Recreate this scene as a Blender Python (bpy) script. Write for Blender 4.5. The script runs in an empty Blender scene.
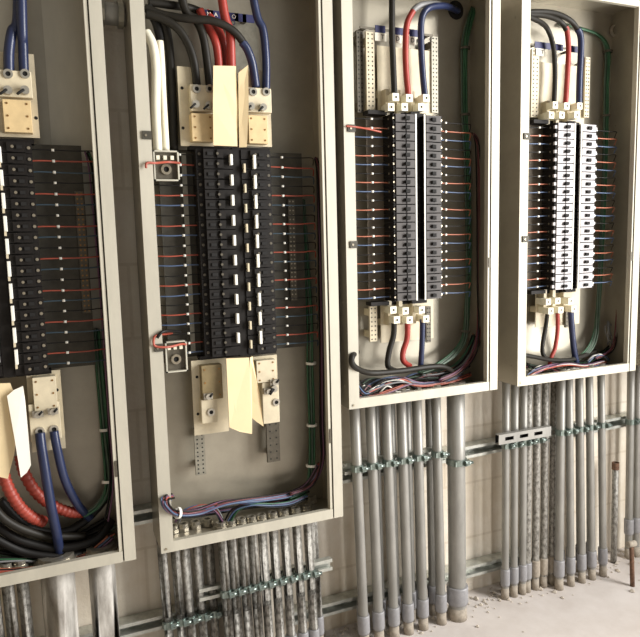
import bpy, bmesh, math, random
from mathutils import Vector, Matrix
random.seed(7)
C = bpy.context.scene.collection
R = math.radians

# ---------------------------------------------------------------- camera
F_PX = 642.75
YAW, PITCH, ROLL = R(22.817), R(6.888), R(-1.433)
_fw = Vector((math.sin(YAW)*math.cos(PITCH), math.cos(YAW)*math.cos(PITCH), -math.sin(PITCH)))
_r0 = Vector((math.cos(YAW), -math.sin(YAW), 0)); _u0 = _r0.cross(_fw)
RT = _r0*math.cos(ROLL) + _u0*math.sin(ROLL)
UP = _u0*math.cos(ROLL) - _r0*math.sin(ROLL)
cd = bpy.data.cameras.new('camera'); cam = bpy.data.objects.new('camera', cd); C.objects.link(cam)
cd.sensor_fit = 'HORIZONTAL'; cd.sensor_width = 36; cd.lens = F_PX/640*36; cd.clip_start = 0.05
cam.matrix_world = Matrix(((RT.x, UP.x, -_fw.x, 0), (RT.y, UP.y, -_fw.y, 0), (RT.z, UP.z, -_fw.z, 0), (0, 0, 0, 1)))
bpy.context.scene.camera = cam

def at(px, py, Y):
    """point of the plane y=Y seen at a place of the photograph (used to read real positions)"""
    d = _fw + RT*((px-320)/F_PX) - UP*((py-318.5)/F_PX)
    return d*(Y/d.y)

# ---------------------------------------------------------------- light
w = bpy.data.worlds.new('daylight'); bpy.context.scene.world = w; w.use_nodes = True
bg = w.node_tree.nodes['Background']; bg.inputs[0].default_value = (0.97, 0.95, 0.91, 1); bg.inputs[1].default_value = 0.35
def area(name, loc, target, sx, sy, e, col):
    l = bpy.data.lights.new(name, 'AREA'); l.shape = 'RECTANGLE'; l.size = sx; l.size_y = sy; l.energy = e; l.color = col
    o = bpy.data.objects.new(name, l); C.objects.link(o); o.location = loc
    o.rotation_euler = (Vector(target)-Vector(loc)).to_track_quat('-Z', 'Y').to_euler(); return o
area('window_daylight', (2.60, -0.1, 0.35), (-1.0, -0.1, 0.35), 1.5, 2.4, 205, (1.0, 0.98, 0.95))
vs = bpy.context.scene.view_settings
vs.view_transform = 'Standard'; vs.look = 'None'; vs.gamma = 1; vs.use_curve_mapping = False; vs.exposure = 0.0

# ---------------------------------------------------------------- materials
def srgb(r, g, b):
    f = lambda c: ((c/255+0.055)/1.055)**2.4 if c/255 > 0.04045 else c/255/12.92
    return (f(r), f(g), f(b), 1)
def mat(name, col, rough=0.55, metal=0.0, var=0.10, scale=30, bump=0.0, stretch=(1, 1, 1), col2=None, spec=0.5, fine=None):
    m = bpy.data.materials.new(name); m.use_nodes = True; n = m.node_tree.nodes; L = m.node_tree.links
    b = n['Principled BSDF']; b.inputs['Roughness'].default_value = rough; b.inputs['Metallic'].default_value = metal
    b.inputs['Specular IOR Level'].default_value = spec
    tc = n.new('ShaderNodeTexCoord'); mp = n.new('ShaderNodeMapping'); mp.inputs['Scale'].default_value = stretch
    L.new(tc.outputs['Object'], mp.inputs[0])
    nz = n.new('ShaderNodeTexNoise'); nz.inputs['Scale'].default_value = scale; nz.inputs['Detail'].default_value = 6; nz.inputs['Roughness'].default_value = 0.65
    L.new(mp.outputs[0], nz.inputs['Vector'])
    rp = n.new('ShaderNodeValToRGB'); c = srgb(*col)
    lo = tuple(x*(1-var*1.5) for x in c[:3])+(1,) if col2 is None else srgb(*col2)
    hi = tuple(min(1, x*(1+var)) for x in c[:3])+(1,) if col2 is None else c
    rp.color_ramp.elements[0].position = 0.36; rp.color_ramp.elements[1].position = 0.64
    rp.color_ramp.elements[0].color = lo; rp.color_ramp.elements[1].color = hi
    L.new(nz.outputs['Fac'], rp.inputs[0]); L.new(rp.outputs[0], b.inputs['Base Color'])
    if bump:
        bp = n.new('ShaderNodeBump'); bp.inputs['Strength'].default_value = bump; bp.inputs['Distance'].default_value = 0.004
        L.new(nz.outputs['Fac'], bp.inputs['Height']); L.new(bp.outputs[0], b.inputs['Normal'])
    return m
M = {}
M['steel'] = mat('galvanised_box', (162, 155, 139), 0.34, 0.45, 0.06, 9, 0.03)
M['flange'] = mat('flange_steel', (194, 189, 173), 0.5, 0.15, 0.06, 12, 0.03, (1, 1, .3))
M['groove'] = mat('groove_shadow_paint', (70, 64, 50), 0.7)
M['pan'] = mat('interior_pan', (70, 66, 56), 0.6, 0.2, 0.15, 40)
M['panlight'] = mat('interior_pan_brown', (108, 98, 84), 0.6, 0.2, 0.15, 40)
M['bar'] = mat('perforated_bar', (150, 146, 132), 0.45, 0.5, 0.1, 60)
M['bardark'] = mat('dark_bar', (92, 86, 74), 0.5, 0.4, 0.15, 60)
M['hole'] = mat('hole_black', (16, 14, 12), 0.8)
M['black'] = mat('breaker_black', (24, 20, 17), 0.6, 0, 0.2, 90, spec=.25)
M['face_grey'] = mat('breaker_face_grey', (60, 54, 51), 0.55, 0, 0.08, 90)
M['face_white'] = mat('breaker_face_light', (192, 188, 189), 0.5, 0, 0.05, 90)
M['white'] = mat('white_mark', (240, 238, 228), 0.5, 0, 0.03)
M['plate'] = mat('lug_plate', (208, 196, 168), 0.5, 0, 0.07, 25)
M['cream'] = mat('cream_cover', (216, 190, 142), 0.5, 0, 0.06, 35)
M['paper'] = mat('cream_paper', (238, 216, 172), 0.75, 0, 0.03, 10)
M['whitepaper'] = mat('white_paper', (252, 248, 236), 0.7, 0, 0.02, 10)
M['lugmetal'] = mat('lug_metal', (190, 184, 170), 0.3, 0.7, 0.12, 80)
M['screw'] = mat('screw_metal', (170, 160, 140), 0.35, 0.8, 0.15, 120)
M['brass'] = mat('brass_screw', (150, 110, 60), 0.4, 0.6, 0.15, 120)
M['lugcream'] = mat('lug_cream', (240, 234, 212), 0.5, 0.1, 0.05, 60)
M['galv'] = mat('conduit_steel', (150, 148, 142), 0.42, 0.3, 0.10, 22, 0.10, (1, 1, .35))
M['galvspeckled'] = mat('conduit_spattered', (172, 169, 161), 0.5, 0.2, 0.1, 130, 0.25, (1, 1, .6), col2=(98, 94, 88))  # conduit steel speckled at random between pale and dark grey
M['strut'] = mat('strut_zinc', (196, 198, 190), 0.35, 0.6, 0.12, 50)
M['clamp'] = mat('clamp_zinc', (138, 150, 144), 0.3, 0.8, 0.15, 90)
M['coupling'] = mat('coupling_blue_grey', (148, 147, 149), 0.5, 0.1, 0.08, 60, 0.1)
M['dusty'] = mat('conduit_foot_dust', (164, 154, 140), 0.8, 0, 0.15, 70)
M['rust'] = mat('rusty_iron', (112, 84, 66), 0.85, 0.2, 0.25, 80, 0.3)
M['wblack'] = mat('wire_black', (22, 20, 18), 0.5, 0, 0.1, spec=.3)
M['cblack'] = mat('cable_black', (36, 33, 27), 0.5, 0, 0.12, 40, spec=.3)
M['wred'] = mat('wire_red', (166, 78, 60), 0.42, 0, 0.08)
M['cred'] = mat('cable_red', (156, 54, 44), 0.42, 0, 0.08)
M['wblue'] = mat('wire_blue', (80, 98, 128), 0.42, 0, 0.08)
M['wteal'] = mat('wire_dull_blue', (58, 76, 88), 0.42, 0, 0.08)
M['cthick'] = mat('conduit_white_spattered', (206, 202, 194), 0.55, 0.1, 0.1, 30, 0.2, (1, 1, .25), col2=(140, 134, 126))
M['cblue'] = mat('cable_blue', (38, 47, 78), 0.32, 0, 0.08)
M['darkred'] = mat('wire_dark_red', (104, 52, 54), 0.42, 0, 0.1)
M['wgreen'] = mat('wire_green', (44, 88, 58), 0.42, 0, 0.12)
M['dgreen'] = mat('wire_dark_green', (74, 92, 76), 0.42, 0, 0.12)
M['wpurple'] = mat('wire_purple', (112, 78, 102), 0.42, 0, 0.1)
M['wwhite'] = mat('wire_white', (226, 222, 210), 0.45, 0, 0.05)
M['wgrey'] = mat('wire_grey', (128, 128, 128), 0.45, 0, 0.05)
M['worange'] = mat('wire_orange', (176, 104, 78), 0.42, 0, 0.08)
M['redtape'] = mat('red_taped_cable', (156, 62, 48), 0.45, 0, 0.1, 60)
M['cwhite'] = mat('cable_white', (236, 230, 208), 0.4, 0, 0.04)
M['label_blue'] = mat('label_dark_blue', (40, 42, 88), 0.5)
M['card'] = mat('card_white', (236, 230, 214), 0.6, 0, 0.03)
M['clear'] = mat('clear_cover_rim', (200, 196, 180), 0.3, 0, 0.08)
M['cardboard'] = mat('bronze_block', (132, 116, 82), 0.5, 0.2, 0.12)
M['rubble'] = mat('rubble', (196, 186, 172), 0.95, 0, 0.18, 60, 0.3)

# wall: rough painted block with faint courses and upright streaks
def wall_mat():
    m = bpy.data.materials.new('plastered_block_wall'); m.use_nodes = True; n = m.node_tree.nodes; L = m.node_tree.links
    b = n['Principled BSDF']; b.inputs['Roughness'].default_value = 0.85
    tc = n.new('ShaderNodeTexCoord')
    n1 = n.new('ShaderNodeTexNoise'); n1.inputs['Scale'].default_value = 3.5; n1.inputs['Detail'].default_value = 8; n1.inputs['Roughness'].default_value = .7
    L.new(tc.outputs['Object'], n1.inputs['Vector'])
    r1 = n.new('ShaderNodeValToRGB'); r1.color_ramp.elements[0].position = .3; r1.color_ramp.elements[1].position = .72
    r1.color_ramp.elements[0].color = srgb(218, 206, 184); r1.color_ramp.elements[1].color = srgb(246, 240, 228)
    L.new(n1.outputs['Fac'], r1.inputs[0])
    mp = n.new('ShaderNodeMapping'); mp.inputs['Scale'].default_value = (26, 1, .5); L.new(tc.outputs['Object'], mp.inputs[0])
    n2 = n.new('ShaderNodeTexNoise'); n2.inputs['Scale'].default_value = 1.0; n2.inputs['Detail'].default_value = 3; L.new(mp.outputs[0], n2.inputs['Vector'])
    r2 = n.new('ShaderNodeValToRGB'); r2.color_ramp.elements[0].position = .35; r2.color_ramp.elements[1].position = .65
    r2.color_ramp.elements[0].color = (.84, .80, .77, 1); r2.color_ramp.elements[1].color = (1, 1, 1, 1); L.new(n2.outputs['Fac'], r2.inputs[0])
    mx = n.new('ShaderNodeMixRGB'); mx.blend_type = 'MULTIPLY'; mx.inputs[0].default_value = .8
    L.new(r1.outputs[0], mx.inputs[1]); L.new(r2.outputs[0], mx.inputs[2])
    br = n.new('ShaderNodeTexBrick'); br.inputs['Scale'].default_value = 1; br.inputs['Brick Width'].default_value = .4; br.inputs['Row Height'].default_value = .2
    br.inputs['Mortar Size'].default_value = .006; br.inputs['Mortar Smooth'].default_value = .6
    br.inputs['Color1'].default_value = br.inputs['Color2'].default_value = (1, 1, 1, 1); br.inputs['Mortar'].default_value = (.80, .77, .72, 1)
    sp = n.new('ShaderNodeSeparateXYZ'); cb = n.new('ShaderNodeCombineXYZ'); L.new(tc.outputs['Object'], sp.inputs[0])
    L.new(sp.outputs['X'], cb.inputs['X']); L.new(sp.outputs['Z'], cb.inputs['Y']); L.new(cb.outputs[0], br.inputs['Vector'])
    m2 = n.new('ShaderNodeMixRGB'); m2.blend_type = 'MULTIPLY'; m2.inputs[0].default_value = .55
    L.new(mx.outputs[0], m2.inputs[1]); L.new(br.outputs['Color'], m2.inputs[2]); L.new(m2.outputs[0], b.inputs['Base Color'])
    n3 = n.new('ShaderNodeTexNoise'); n3.inputs['Scale'].default_value = 45; n3.inputs['Detail'].default_value = 6; L.new(tc.outputs['Object'], n3.inputs['Vector'])
    bp = n.new('ShaderNodeBump'); bp.inputs['Strength'].default_value = .5; bp.inputs['Distance'].default_value = .005
    L.new(n3.outputs['Fac'], bp.inputs['Height']); L.new(bp.outputs[0], b.inputs['Normal'])
    return m
M['wall'] = wall_mat()
M['floor'] = mat('dusty_concrete', (212, 205, 200), 0.85, 0, 0.06, 5, 0.15, col2=(196, 187, 180))
M['shadewall'] = mat('shade_wall_render', (128, 116, 96), 0.9, 0, 0.08, 6, 0.2)
M['ceil'] = mat('ceiling_paint', (190, 184, 170), 0.9)

# ---------------------------------------------------------------- mesh builder
LOC = {}
class MB:
    def __init__(s): s.v = []; s.f = []; s.m = []; s.sm = []
    def add(s, vs, fs, mi=0, smooth=False):
        o = len(s.v); s.v += [Vector(p) for p in vs]
        for f in fs: s.f.append([o+i for i in f]); s.m.append(mi); s.sm.append(smooth)
        return s
    def box(s, x0, x1, y0, y1, z0, z1, mi=0):
        vs = [(x, y, z) for z in (z0, z1) for y in (y0, y1) for x in (x0, x1)]
        return s.add(vs, [(0, 2, 3, 1), (4, 5, 7, 6), (0, 1, 5, 4), (2, 6, 7, 3), (0, 4, 6, 2), (1, 3, 7, 5)], mi)
    def slab(s, pts, depth, mi=0):
        """outline (seen from -y) with a real thickness towards +y"""
        n = len(pts); a = [Vector(p) for p in pts]; b = [p+Vector((0, depth, 0)) for p in a]
        fs = [tuple(range(n)), tuple(range(2*n-1, n-1, -1))]+[(i, i+n, (i+1) % n+n, (i+1) % n) for i in range(n)]
        return s.add(a+b, fs, mi)
    def tube(s, pts, r, n=8, mi=0, sub=0, ribs=0):
        P = [Vector(p) for p in pts]
        if sub:
            Q = []
            for i in range(len(P)-1):
                p0 = P[max(i-1, 0)]; p1 = P[i]; p2 = P[i+1]; p3 = P[min(i+2, len(P)-1)]
                for k in range(sub):
                    t = k/sub
                    Q.append(.5*((2*p1)+(p2-p0)*t+(2*p0-5*p1+4*p2-p3)*t*t+(3*p1-p0-3*p2+p3)*t**3))
            Q.append(P[-1]); P = Q
        T = [(P[min(i+1, len(P)-1)]-P[max(i-1, 0)]).normalized() for i in range(len(P))]
        u = T[0].orthogonal().normalized(); vs = []
        for i, p in enumerate(P):
            u = (u-T[i]*u.dot(T[i])).normalized(); v = T[i].cross(u)
            rr = r[i] if isinstance(r, (list, tuple)) else r
            if ribs: rr = rr*(1+.10*math.sin(i*ribs))
            for k in range(n):
                a = 2*math.pi*k/n; vs.append(p+(u*math.cos(a)+v*math.sin(a))*rr)
        m = len(P); fs = [(i*n+k, i*n+(k+1) % n, (i+1)*n+(k+1) % n, (i+1)*n+k) for i in range(m-1) for k in range(n)]
        s.add(vs, fs, mi, True)
        o = len(s.v)-len(vs)
        s.f.append([o+k for k in range(n)][::-1]); s.m.append(mi); s.sm.append(False)
        s.f.append([o+(m-1)*n+k for k in range(n)]); s.m.append(mi); s.sm.append(False)
        return s
    def cyl(s, a, b, r, n=12, mi=0): return s.tube([a, b], r, n, mi)
    def ring(s, c, axis, r0, r1, h, n=16, mi=0):
        c = Vector(c); axis = Vector(axis).normalized(); u = axis.orthogonal().normalized(); v = axis.cross(u); vs = []
        for (r, d) in ((r0, 0), (r1, 0), (r1, h), (r0, h)):
            for k in range(n):
                a = 2*math.pi*k/n; vs.append(c+(u*math.cos(a)+v*math.sin(a))*r+axis*d)
        fs = [(j*n+k, j*n+(k+1) % n, ((j+1) % 4)*n+(k+1) % n, ((j+1) % 4)*n+k) for j in range(4) for k in range(n)]
        return s.add(vs, fs, mi)
    def build(s, name, mats, parent=None, bevel=0, origin=None):
        if not isinstance(mats, (list, tuple)): mats = [mats]
        if parent is None:
            lo = Vector([min(p[i] for p in s.v) for i in range(3)]); hi = Vector([max(p[i] for p in s.v) for i in range(3)])
            O = origin or Vector(((lo.x+hi.x)/2, (lo.y+hi.y)/2, lo.z))
        else: O = LOC[parent.name] if origin is None else Vector(origin)
        me = bpy.data.meshes.new(name); me.from_pydata([tuple(p-O) for p in s.v], [], s.f)
        for k in mats: me.materials.append(M[k])
        for i, p in enumerate(me.polygons): p.material_index = s.m[i]; p.use_smooth = s.sm[i]
        bm = bmesh.new(); bm.from_mesh(me); bmesh.ops.recalc_face_normals(bm, faces=bm.faces); bm.to_mesh(me); bm.free()
        o = bpy.data.objects.new(name, me); C.objects.link(o); LOC[o.name] = O
        if parent is None: o.location = O
        else: o.parent = parent; o.location = O-LOC[parent.name]
        if bevel:
            b = o.modifiers.new('bevel', 'BEVEL'); b.width = bevel; b.segments = 2; b.limit_method = 'ANGLE'
        return o
def tag(o, label=None, cat=None, group=None, kind=None):
    for k, v in (('label', label), ('category', cat), ('group', group), ('kind', kind)):
        if v: o[k] = v
    return o
def thing(name, loc, label, cat, group=None):
    o = bpy.data.objects.new(name, None); C.objects.link(o); o.location = loc; o.empty_display_size = .03
    LOC[o.name] = Vector(loc); return tag(o, label, cat, group)
def copy_tree(o, parent=None, loc=None):
    c = o.copy(); C.objects.link(c); c.parent = parent
    if loc is not None: c.location = loc
    for ch in list(o.children):
        if ch != c: copy_tree(ch, c)
    return c
ORD = ['topmost', 'second', 'third', 'fourth', 'fifth', 'sixth', 'seventh', 'eighth', 'ninth', 'tenth', 'eleventh', 'twelfth', 'thirteenth', 'fourteenth']

# ---------------------------------------------------------------- setting
FL = -1.25; WY = 1.79
tag(MB().box(-3, 5, -3, 2.2, FL-.1, FL).build('floor', 'floor'), kind='structure')
tag(MB().box(-1.25, -1.05, -2.6, WY, FL, 1.75).build('shade_wall_left', 'shadewall'), kind='structure')  # unseen wall, added to shade the left-hand panels
tag(MB().box(-3, 5, WY, WY+.2, FL, 1.75).build('wall_back', 'wall'), kind='structure')

# ---------------------------------------------------------------- panelboards
W = .51; YF = 1.60; YB = 1.742
ZT = .752
ROW = .0254
PANELS = {  # name: x0, zbottom, ztop_of_breakers
    'first': (-.356, -.782, .240), 'second': (.218, -.782, .238), 'third': (.756, -.473, .352), 'fourth': (1.346, -.473, .354), 'fifth': (1.935, -.473, None)}
PL = {'first': 'open grey panelboard cut by the left photo edge, blue cables above and below',
      'second': 'large open grey panelboard with cream paper flaps above and below its black breakers',
      'third': 'shorter open grey panelboard with dark grey breakers, two white lines down their middle',
      'fourth': 'brightly lit open grey panelboard with rows of white-faced breakers',
      'fifth': 'grey panelboard box at the right edge of the photo, only its side in view'}
ROOT = {}
for k, (x0, zb, rt) in PANELS.items():
    x1 = x0+W; cx = x0+W/2
    t = thing('panelboard', (cx, YB, zb), PL[k], 'electrical panel'); ROOT[k] = t
    m = MB(); th = .002
    m.box(x0, x1, YB-th, YB, zb, ZT)
    m.box(x0, x0+th, YF, YB-th, zb, ZT).box(x1-th, x1, YF, YB-th, zb, ZT)
    m.box(x0+th, x1-th, YF, YB-th, zb, zb+th).box(x0+th, x1-th, YF, YB-th, ZT-th, ZT)
    for z in (zb+.06, ZT-.1, zb+.3):                                   # dimples of the seams
        m.cyl((x0-.0015, YF+.03, z), (x0+.001, YF+.03, z), .004, 8)
    m.build('enclosure_box', 'steel', t)
    m = MB(); fw = .031; fy0 = YF-.002
    m.box(x0-.001, x0+fw, fy0, YF, zb-.001, ZT+.001)
    m.box(x1-.027, x1+.001, fy0, YF, zb-.001, ZT+.001)
    m.box(x0+fw, x1-.0305, fy0, YF, zb-.001, zb+.027).box(x0+fw, x1-.0305, fy0, YF, ZT-.027, ZT+.001)
    # returns of the flange
    m.box(x0+fw-.002, x0+fw, YF, YF+.012, zb+.025, ZT-.025).box(x1-.0385, x1-.0365, fy0, YF+.016, zb+.027, ZT-.027)
    m.box(x1-.0365, x1-.0305, YF+.001, YF+.003, zb+.027, ZT-.027)
    m.box(x0+fw, x1-.039, YF, YF+.012, zb+.025, zb+.027).box(x0+fw, x1-.039, YF, YF+.012, ZT-.027, ZT-.025)
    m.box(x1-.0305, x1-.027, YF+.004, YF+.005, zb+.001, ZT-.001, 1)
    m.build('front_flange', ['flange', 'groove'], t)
    # small latches let into the flange edges
    if rt is not None:
        for z in (rt-.055, rt-.365) if k in ('third', 'fourth') else (rt+.02, rt-.49):
            MB().box(x0+.010, x0+fw+.001, YF-.006, YF-.001, z-.009, z+.010, 0).build('latch_plate', 'pan', t)
            MB().cyl((x0+.018, YF-.0075, z), (x0+.018, YF-.005, z), .003, 8).build('screw', 'screw', t)
        MB().box(x1-.036, x1-.031, YF-.004, YF, zb+.22 if k in ('first', 'second') else zb+.38, zb+.26 if k in ('first', 'second') else zb+.41).build('latch_plate', 'bardark', t)
    for z in (ZT-.03, zb+.01):
        MB().cyl((x0+.012, YF-.0045, z), (x0+.012, YF-.001, z), .003, 8).build('screw', 'screw', t)

# conduit knockout with locknut in two boxes
def locknut(c, r, parent, name='knockout_ring'):
    m = MB(); m.ring((c.x, c.y, c.z), (0, -1, 0), r*.72, r, .008, 20, 0); m.cyl((c.x, c.y, c.z), (c.x, c.y-.002, c.z), r*.72, 20, 1)
    m.build(name, ['lugmetal', 'bar'], parent)
locknut(at(614, 31, YB-.008), .020, ROOT['fourth'])
locknut(at(478, 10, YB-.004), .024, ROOT['third'])
p = at(456, 10, YB-.004); MB().cyl((p.x, YB-.0015, p.z), (p.x, YB-.0035, p.z), .028, 24).build('open_knockout', 'hole', ROOT['third'])

# interior pan, rails, bars
def pan(k, xl, xr, zt, zb):
    t = ROOT[k]
    MB().box(xl-.05 if k == 'third' else xl-.085, xr+(.11 if k in ('first', 'second') else .035), 1.700, 1.7015, zb-.004, zt+.004).box(xl+.01, xl+.03, 1.7015, 1.740, zb, zt).box(xr-.03, xr-.01, 1.7015, 1.740, zb, zt).build('interior_pan', 'pan' if k in ('first', 'second') else 'panlight', t)
def perforated(k, p0, p1, wd, y, mats, name='neutral_bar', step=.012, thick=.008):
    """upright bar with two rows of screw holes between two points"""
    t = ROOT[k]; m = MB(); x = (p0.x+p1.x)/2; z0, z1 = sorted((p0.z, p1.z))
    m.box(x-wd/2, x+wd/2, y, y+thick, z0, z1, 0); n = int((z1-z0)/step)
    for i in range(n):
        z = z0+(i+.5)*(z1-z0)/n
        for dx in (-wd*.24, wd*.24): m.cyl((x+dx, y-.0006, z), (x+dx, y+.0002, z), .0024, 6, 1)
    m.box(x-.006, x+.006, y+thick, YB-.002, z0+.01, z0+.03, 0).box(x-.006, x+.006, y+thick, YB-.002, z1-.03, z1-.01, 0)
    m.build(name, mats, t)

# ---- third and fourth: small light lugs and single pole breakers
BX = {'third': (.924, .994, 1.030, 1.090), 'fourth': (1.514, 1.586, 1.620, 1.688)}
for k, face in (('third', 'face_grey'), ('fourth', 'face_white')):
    t = ROOT[k]; zt = PANELS[k][2]; a, b, c, d = BX[k]; zb = zt-21*ROW
    pan(k, a, d, zt, zb)
    MB().box(a+.02, d-.02, 1.690, 1.6995, zt-.002, zt+.016).box(a+.02, d-.02, 1.690, 1.6995, zb-.016, zb+.002).box(a-.060, a+.0, 1.665, 1.699, zt+.001, zt+.012).box(a-.060, a+.0, 1.665, 1.699, zb-.012, zb-.001).box(b+.003, c-.003, 1.655, 1.690, zb-.012, zt+.012).build('bus_support', 'black', t)
    def breaker(xa, xb, side):
        w_ = xb-xa; org = Vector((xa if side < 0 else xb, 1.69, zt-ROW/2)); s = side
        X = lambda u: xa+u*w_ if side < 0 else xb-u*w_              # u runs from the outer end to the inner end
        def bx(m, u0, u1, y0, y1, z0, z1, mi=0): m.box(min(X(u0), X(u1)), max(X(u0), X(u1)), y0, y1, org.z+z0, org.z+z1, mi)
        h = ROW/2-.0006
        m = MB(); bx(m, 0, 1, 1.640, 1.690, -h, h); bx(m, .02, .16, 1.634, 1.640, -h, -h+.006); bx(m, .02, .16, 1.634, 1.640, h-.006, h)
        bo = m.build('breaker', 'black', t, origin=org)
        m = MB(); bx(m, .12, 1, 1.630, 1.640, -h+.001, h-.001); bx(m, .60, .98, 1.6275, 1.630, -h+.001, h-.001)
        if k == 'fourth': bx(m, -.02, .12, 1.634, 1.641, -.006, .004)
        m.build('face_plate', face, bo, origin=org)
        m = MB(); bx(m, .50, .70, 1.620, 1.6285, -.0045, .0045); bx(m, .42, .74, 1.6265, 1.6285, -.006, -.0035)
        m.build('toggle', 'hole', bo, origin=org)
        m = MB(); xs = X(.06); m.cyl((xs, 1.6385, org.z), (xs, 1.6345, org.z), .0035, 8)
        MB().cyl((X(0)+side*.0005, 1.656, org.z), (X(0)+side*.002, 1.656, org.z), .003, 8).build('side_screw', 'screw', bo, origin=org)
        m.build('terminal_screw', 'screw', bo, origin=org)
        return bo
    for (xa, xb, s) in ((a, b, -1), (c, d, 1)):
        p = breaker(xa, xb, s)
        for i in range(1, 21): copy_tree(p, t, Vector(p.location)-Vector((0, 0, ROW*i)))
    for x in (b+.0025, c-.0045):
        MB().box(x-.0026, x+.0018, 1.6262, 1.6285, zb, zt).build('white_edge_strip', 'white', t)
    # lugs
    if k == 'third':
        top = [(391.3, 107), (404.8, 107), (421.4, 107), (395.8, 97), (409.5, 98), (426.4, 98)]
        bot = [(393.5, 310), (405.7, 311), (422, 310), (397, 320), (409.7, 320), (426.4, 319)]
    else:
        top = [(551.6, 115), (562, 115), (577, 115), (555.5, 105), (567, 106), (580, 106)]
        bot = [(548.5, 302), (558, 301), (571, 301), (551, 311), (561, 310), (574, 309)]
    for (px, py) in top+bot:
        p = at(px, py, 1.645); m = MB(); h = .0105
        m.box(p.x-h, p.x+h, 1.645, 1.675, p.z-h, p.z+h, 0).ring((p.x, 1.645, p.z), (0, -1, 0), .0035, .0058, .0015, 10, 0).cyl((p.x, 1.6448, p.z), (p.x, 1.644, p.z), .0035, 8, 1)
        m.box(p.x-.005, p.x+.005, 1.675, 1.70, p.z-h, p.z+h, 0)
        m.build('cable_lug', ['lugcream', 'hole'], t, bevel=.001)
    for zz, s in ((zt, 1), (zb, -1)):
        m = MB(); hh = .20 if s > 0 else .13
        for x in (a+.008, (a+b)/2+.01, (b+c)/2+.004): m.box(x-.006, x+.006, 1.676, 1.7005, min(zz, zz+s*.075), max(zz, zz+s*.075))
        m.box(a-.01, d+.01, 1.7005, 1.7035, min(zz, zz+s*hh), max(zz, zz+s*hh))
        m.box(a, a+.02, 1.7035, YB-.002, min(zz+s*.06, zz+s*.08), max(zz+s*.06, zz+s*.08))
        m.build('lug_mounting_plate', 'plate', t)
perforated('third', at(369, 33, 1.70), at(369, 113, 1.70), .026, 1.690, ['plate', 'hole'])
perforated('third', at(358, 31, 1.71), at(361, 113, 1.71), .020, 1.705, ['bardark', 'hole'])
perforated('third', at(434, 37, 1.70), at(434, 113, 1.70), .022, 1.695, ['bar', 'hole'])
perforated('third', at(372, 306, 1.70), at(372, 341, 1.70), .024, 1.690, ['plate', 'hole'])
perforated('third', at(427, 306, 1.70), at(427, 342, 1.70), .016, 1.690, ['bardark', 'hole'])
perforated('fourth', at(533, 50, 1.70), at(533, 118, 1.70), .030, 1.690, ['plate', 'hole'])
perforated('fourth', at(585, 58, 1.70), at(585, 118, 1.70), .020, 1.690, ['plate', 'hole'])
perforated('fourth', at(566, 308, 1.70), at(566, 327, 1.70), .020, 1.690, ['bardark', 'hole'])

# phase label strips
def text_mesh(s, size):
    cu = bpy.data.curves.new('t', 'FONT'); cu.body = s; cu.size = size; cu.align_x = 'CENTER'; cu.align_y = 'CENTER'; cu.extrude = .0003
    o = bpy.data.objects.new('t', cu); C.objects.link(o)
    me = bpy.data.meshes.new_from_object(o.evaluated_get(bpy.context.evaluated_depsgraph_get()))
    bpy.data.objects.remove(o); return me
def letter(s, p, size, parent, colour, name='printed_letter'):
    me = text_mesh(s, size); me.materials.clear(); me.materials.append(M[colour])
    o = bpy.data.objects.new(name, me); C.objects.link(o); o.rotation_euler = (R(90), 0, 0)
    o.parent = parent; o.location = Vector(p)-LOC[parent.name]; LOC[o.name] = Vector(p); return o
def strip(k, pa, pb, y, squares, cards, light='N'):
    a = at(*pa, y); b = at(*pb, y); m = MB(); z = (a.z+b.z)/2
    m.box(a.x, b.x, y, y+.003, z-.003, z+.003)
    m.box(a.x+.01, a.x+.02, y+.003, YB-.002, z-.003, z+.003).box(b.x-.02, b.x-.01, y+.003, YB-.002, z-.003, z+.003)
    so = m.build('phase_label_strip', 'bardark', ROOT[k])
    for px, ch in squares:
        p = at(px, pa[1], y); q = Vector((p.x, y-.002, z)); MB().box(q.x-.016, q.x+.016, y-.002, y-.0002, z-.010, z+.010).build('label_tile', 'label_blue', so)
        if ch: letter(ch, (q.x+.004, y-.0025, z), .014, so, 'card')
    for px, dz, ch in cards:
        p = at(px, pa[1], y); q = Vector((p.x, y-.004, z-dz)); MB().box(q.x-.018, q.x+.018, y-.004, y-.0022, z-dz-.011, z-dz+.011).build('label_card', 'card', so)
        letter(ch, (q.x+.006, y-.0045, z-dz), .018, so, 'hole')
strip('third', (360, 27.5), (433, 35), 1.69, [(380, ''), (398, ''), (414, '')], [(380, .022, 'T'), (395, .022, 'D'), (410, .022, 'D')])
letter('C', at(431, 40, 1.688), .018, ROOT['third'], 'hole')
strip('fourth', (531, 44), (577, 50), 1.69, [(538.5, ''), (546.5, ''), (559, ''), (573.5, '')], [(540, .022, 'T')])
m = MB(); p = at(561, 52, 1.695)
strip('second', (196, 12), (252, 20), 1.70, [(207, 'N'), (214, 'A'), (232, 'O'), (240, ''), (248, '')], [])
p = at(245, 40, YB-.004); MB().box(p.x-.055, p.x+.035, YB-.005, YB-.002, p.z-.09, p.z+.06).build('sign_plate', 'bar', ROOT['second'])
letter('O', at(233, 23, 1.699), .016, ROOT['second'], 'label_blue')

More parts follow.
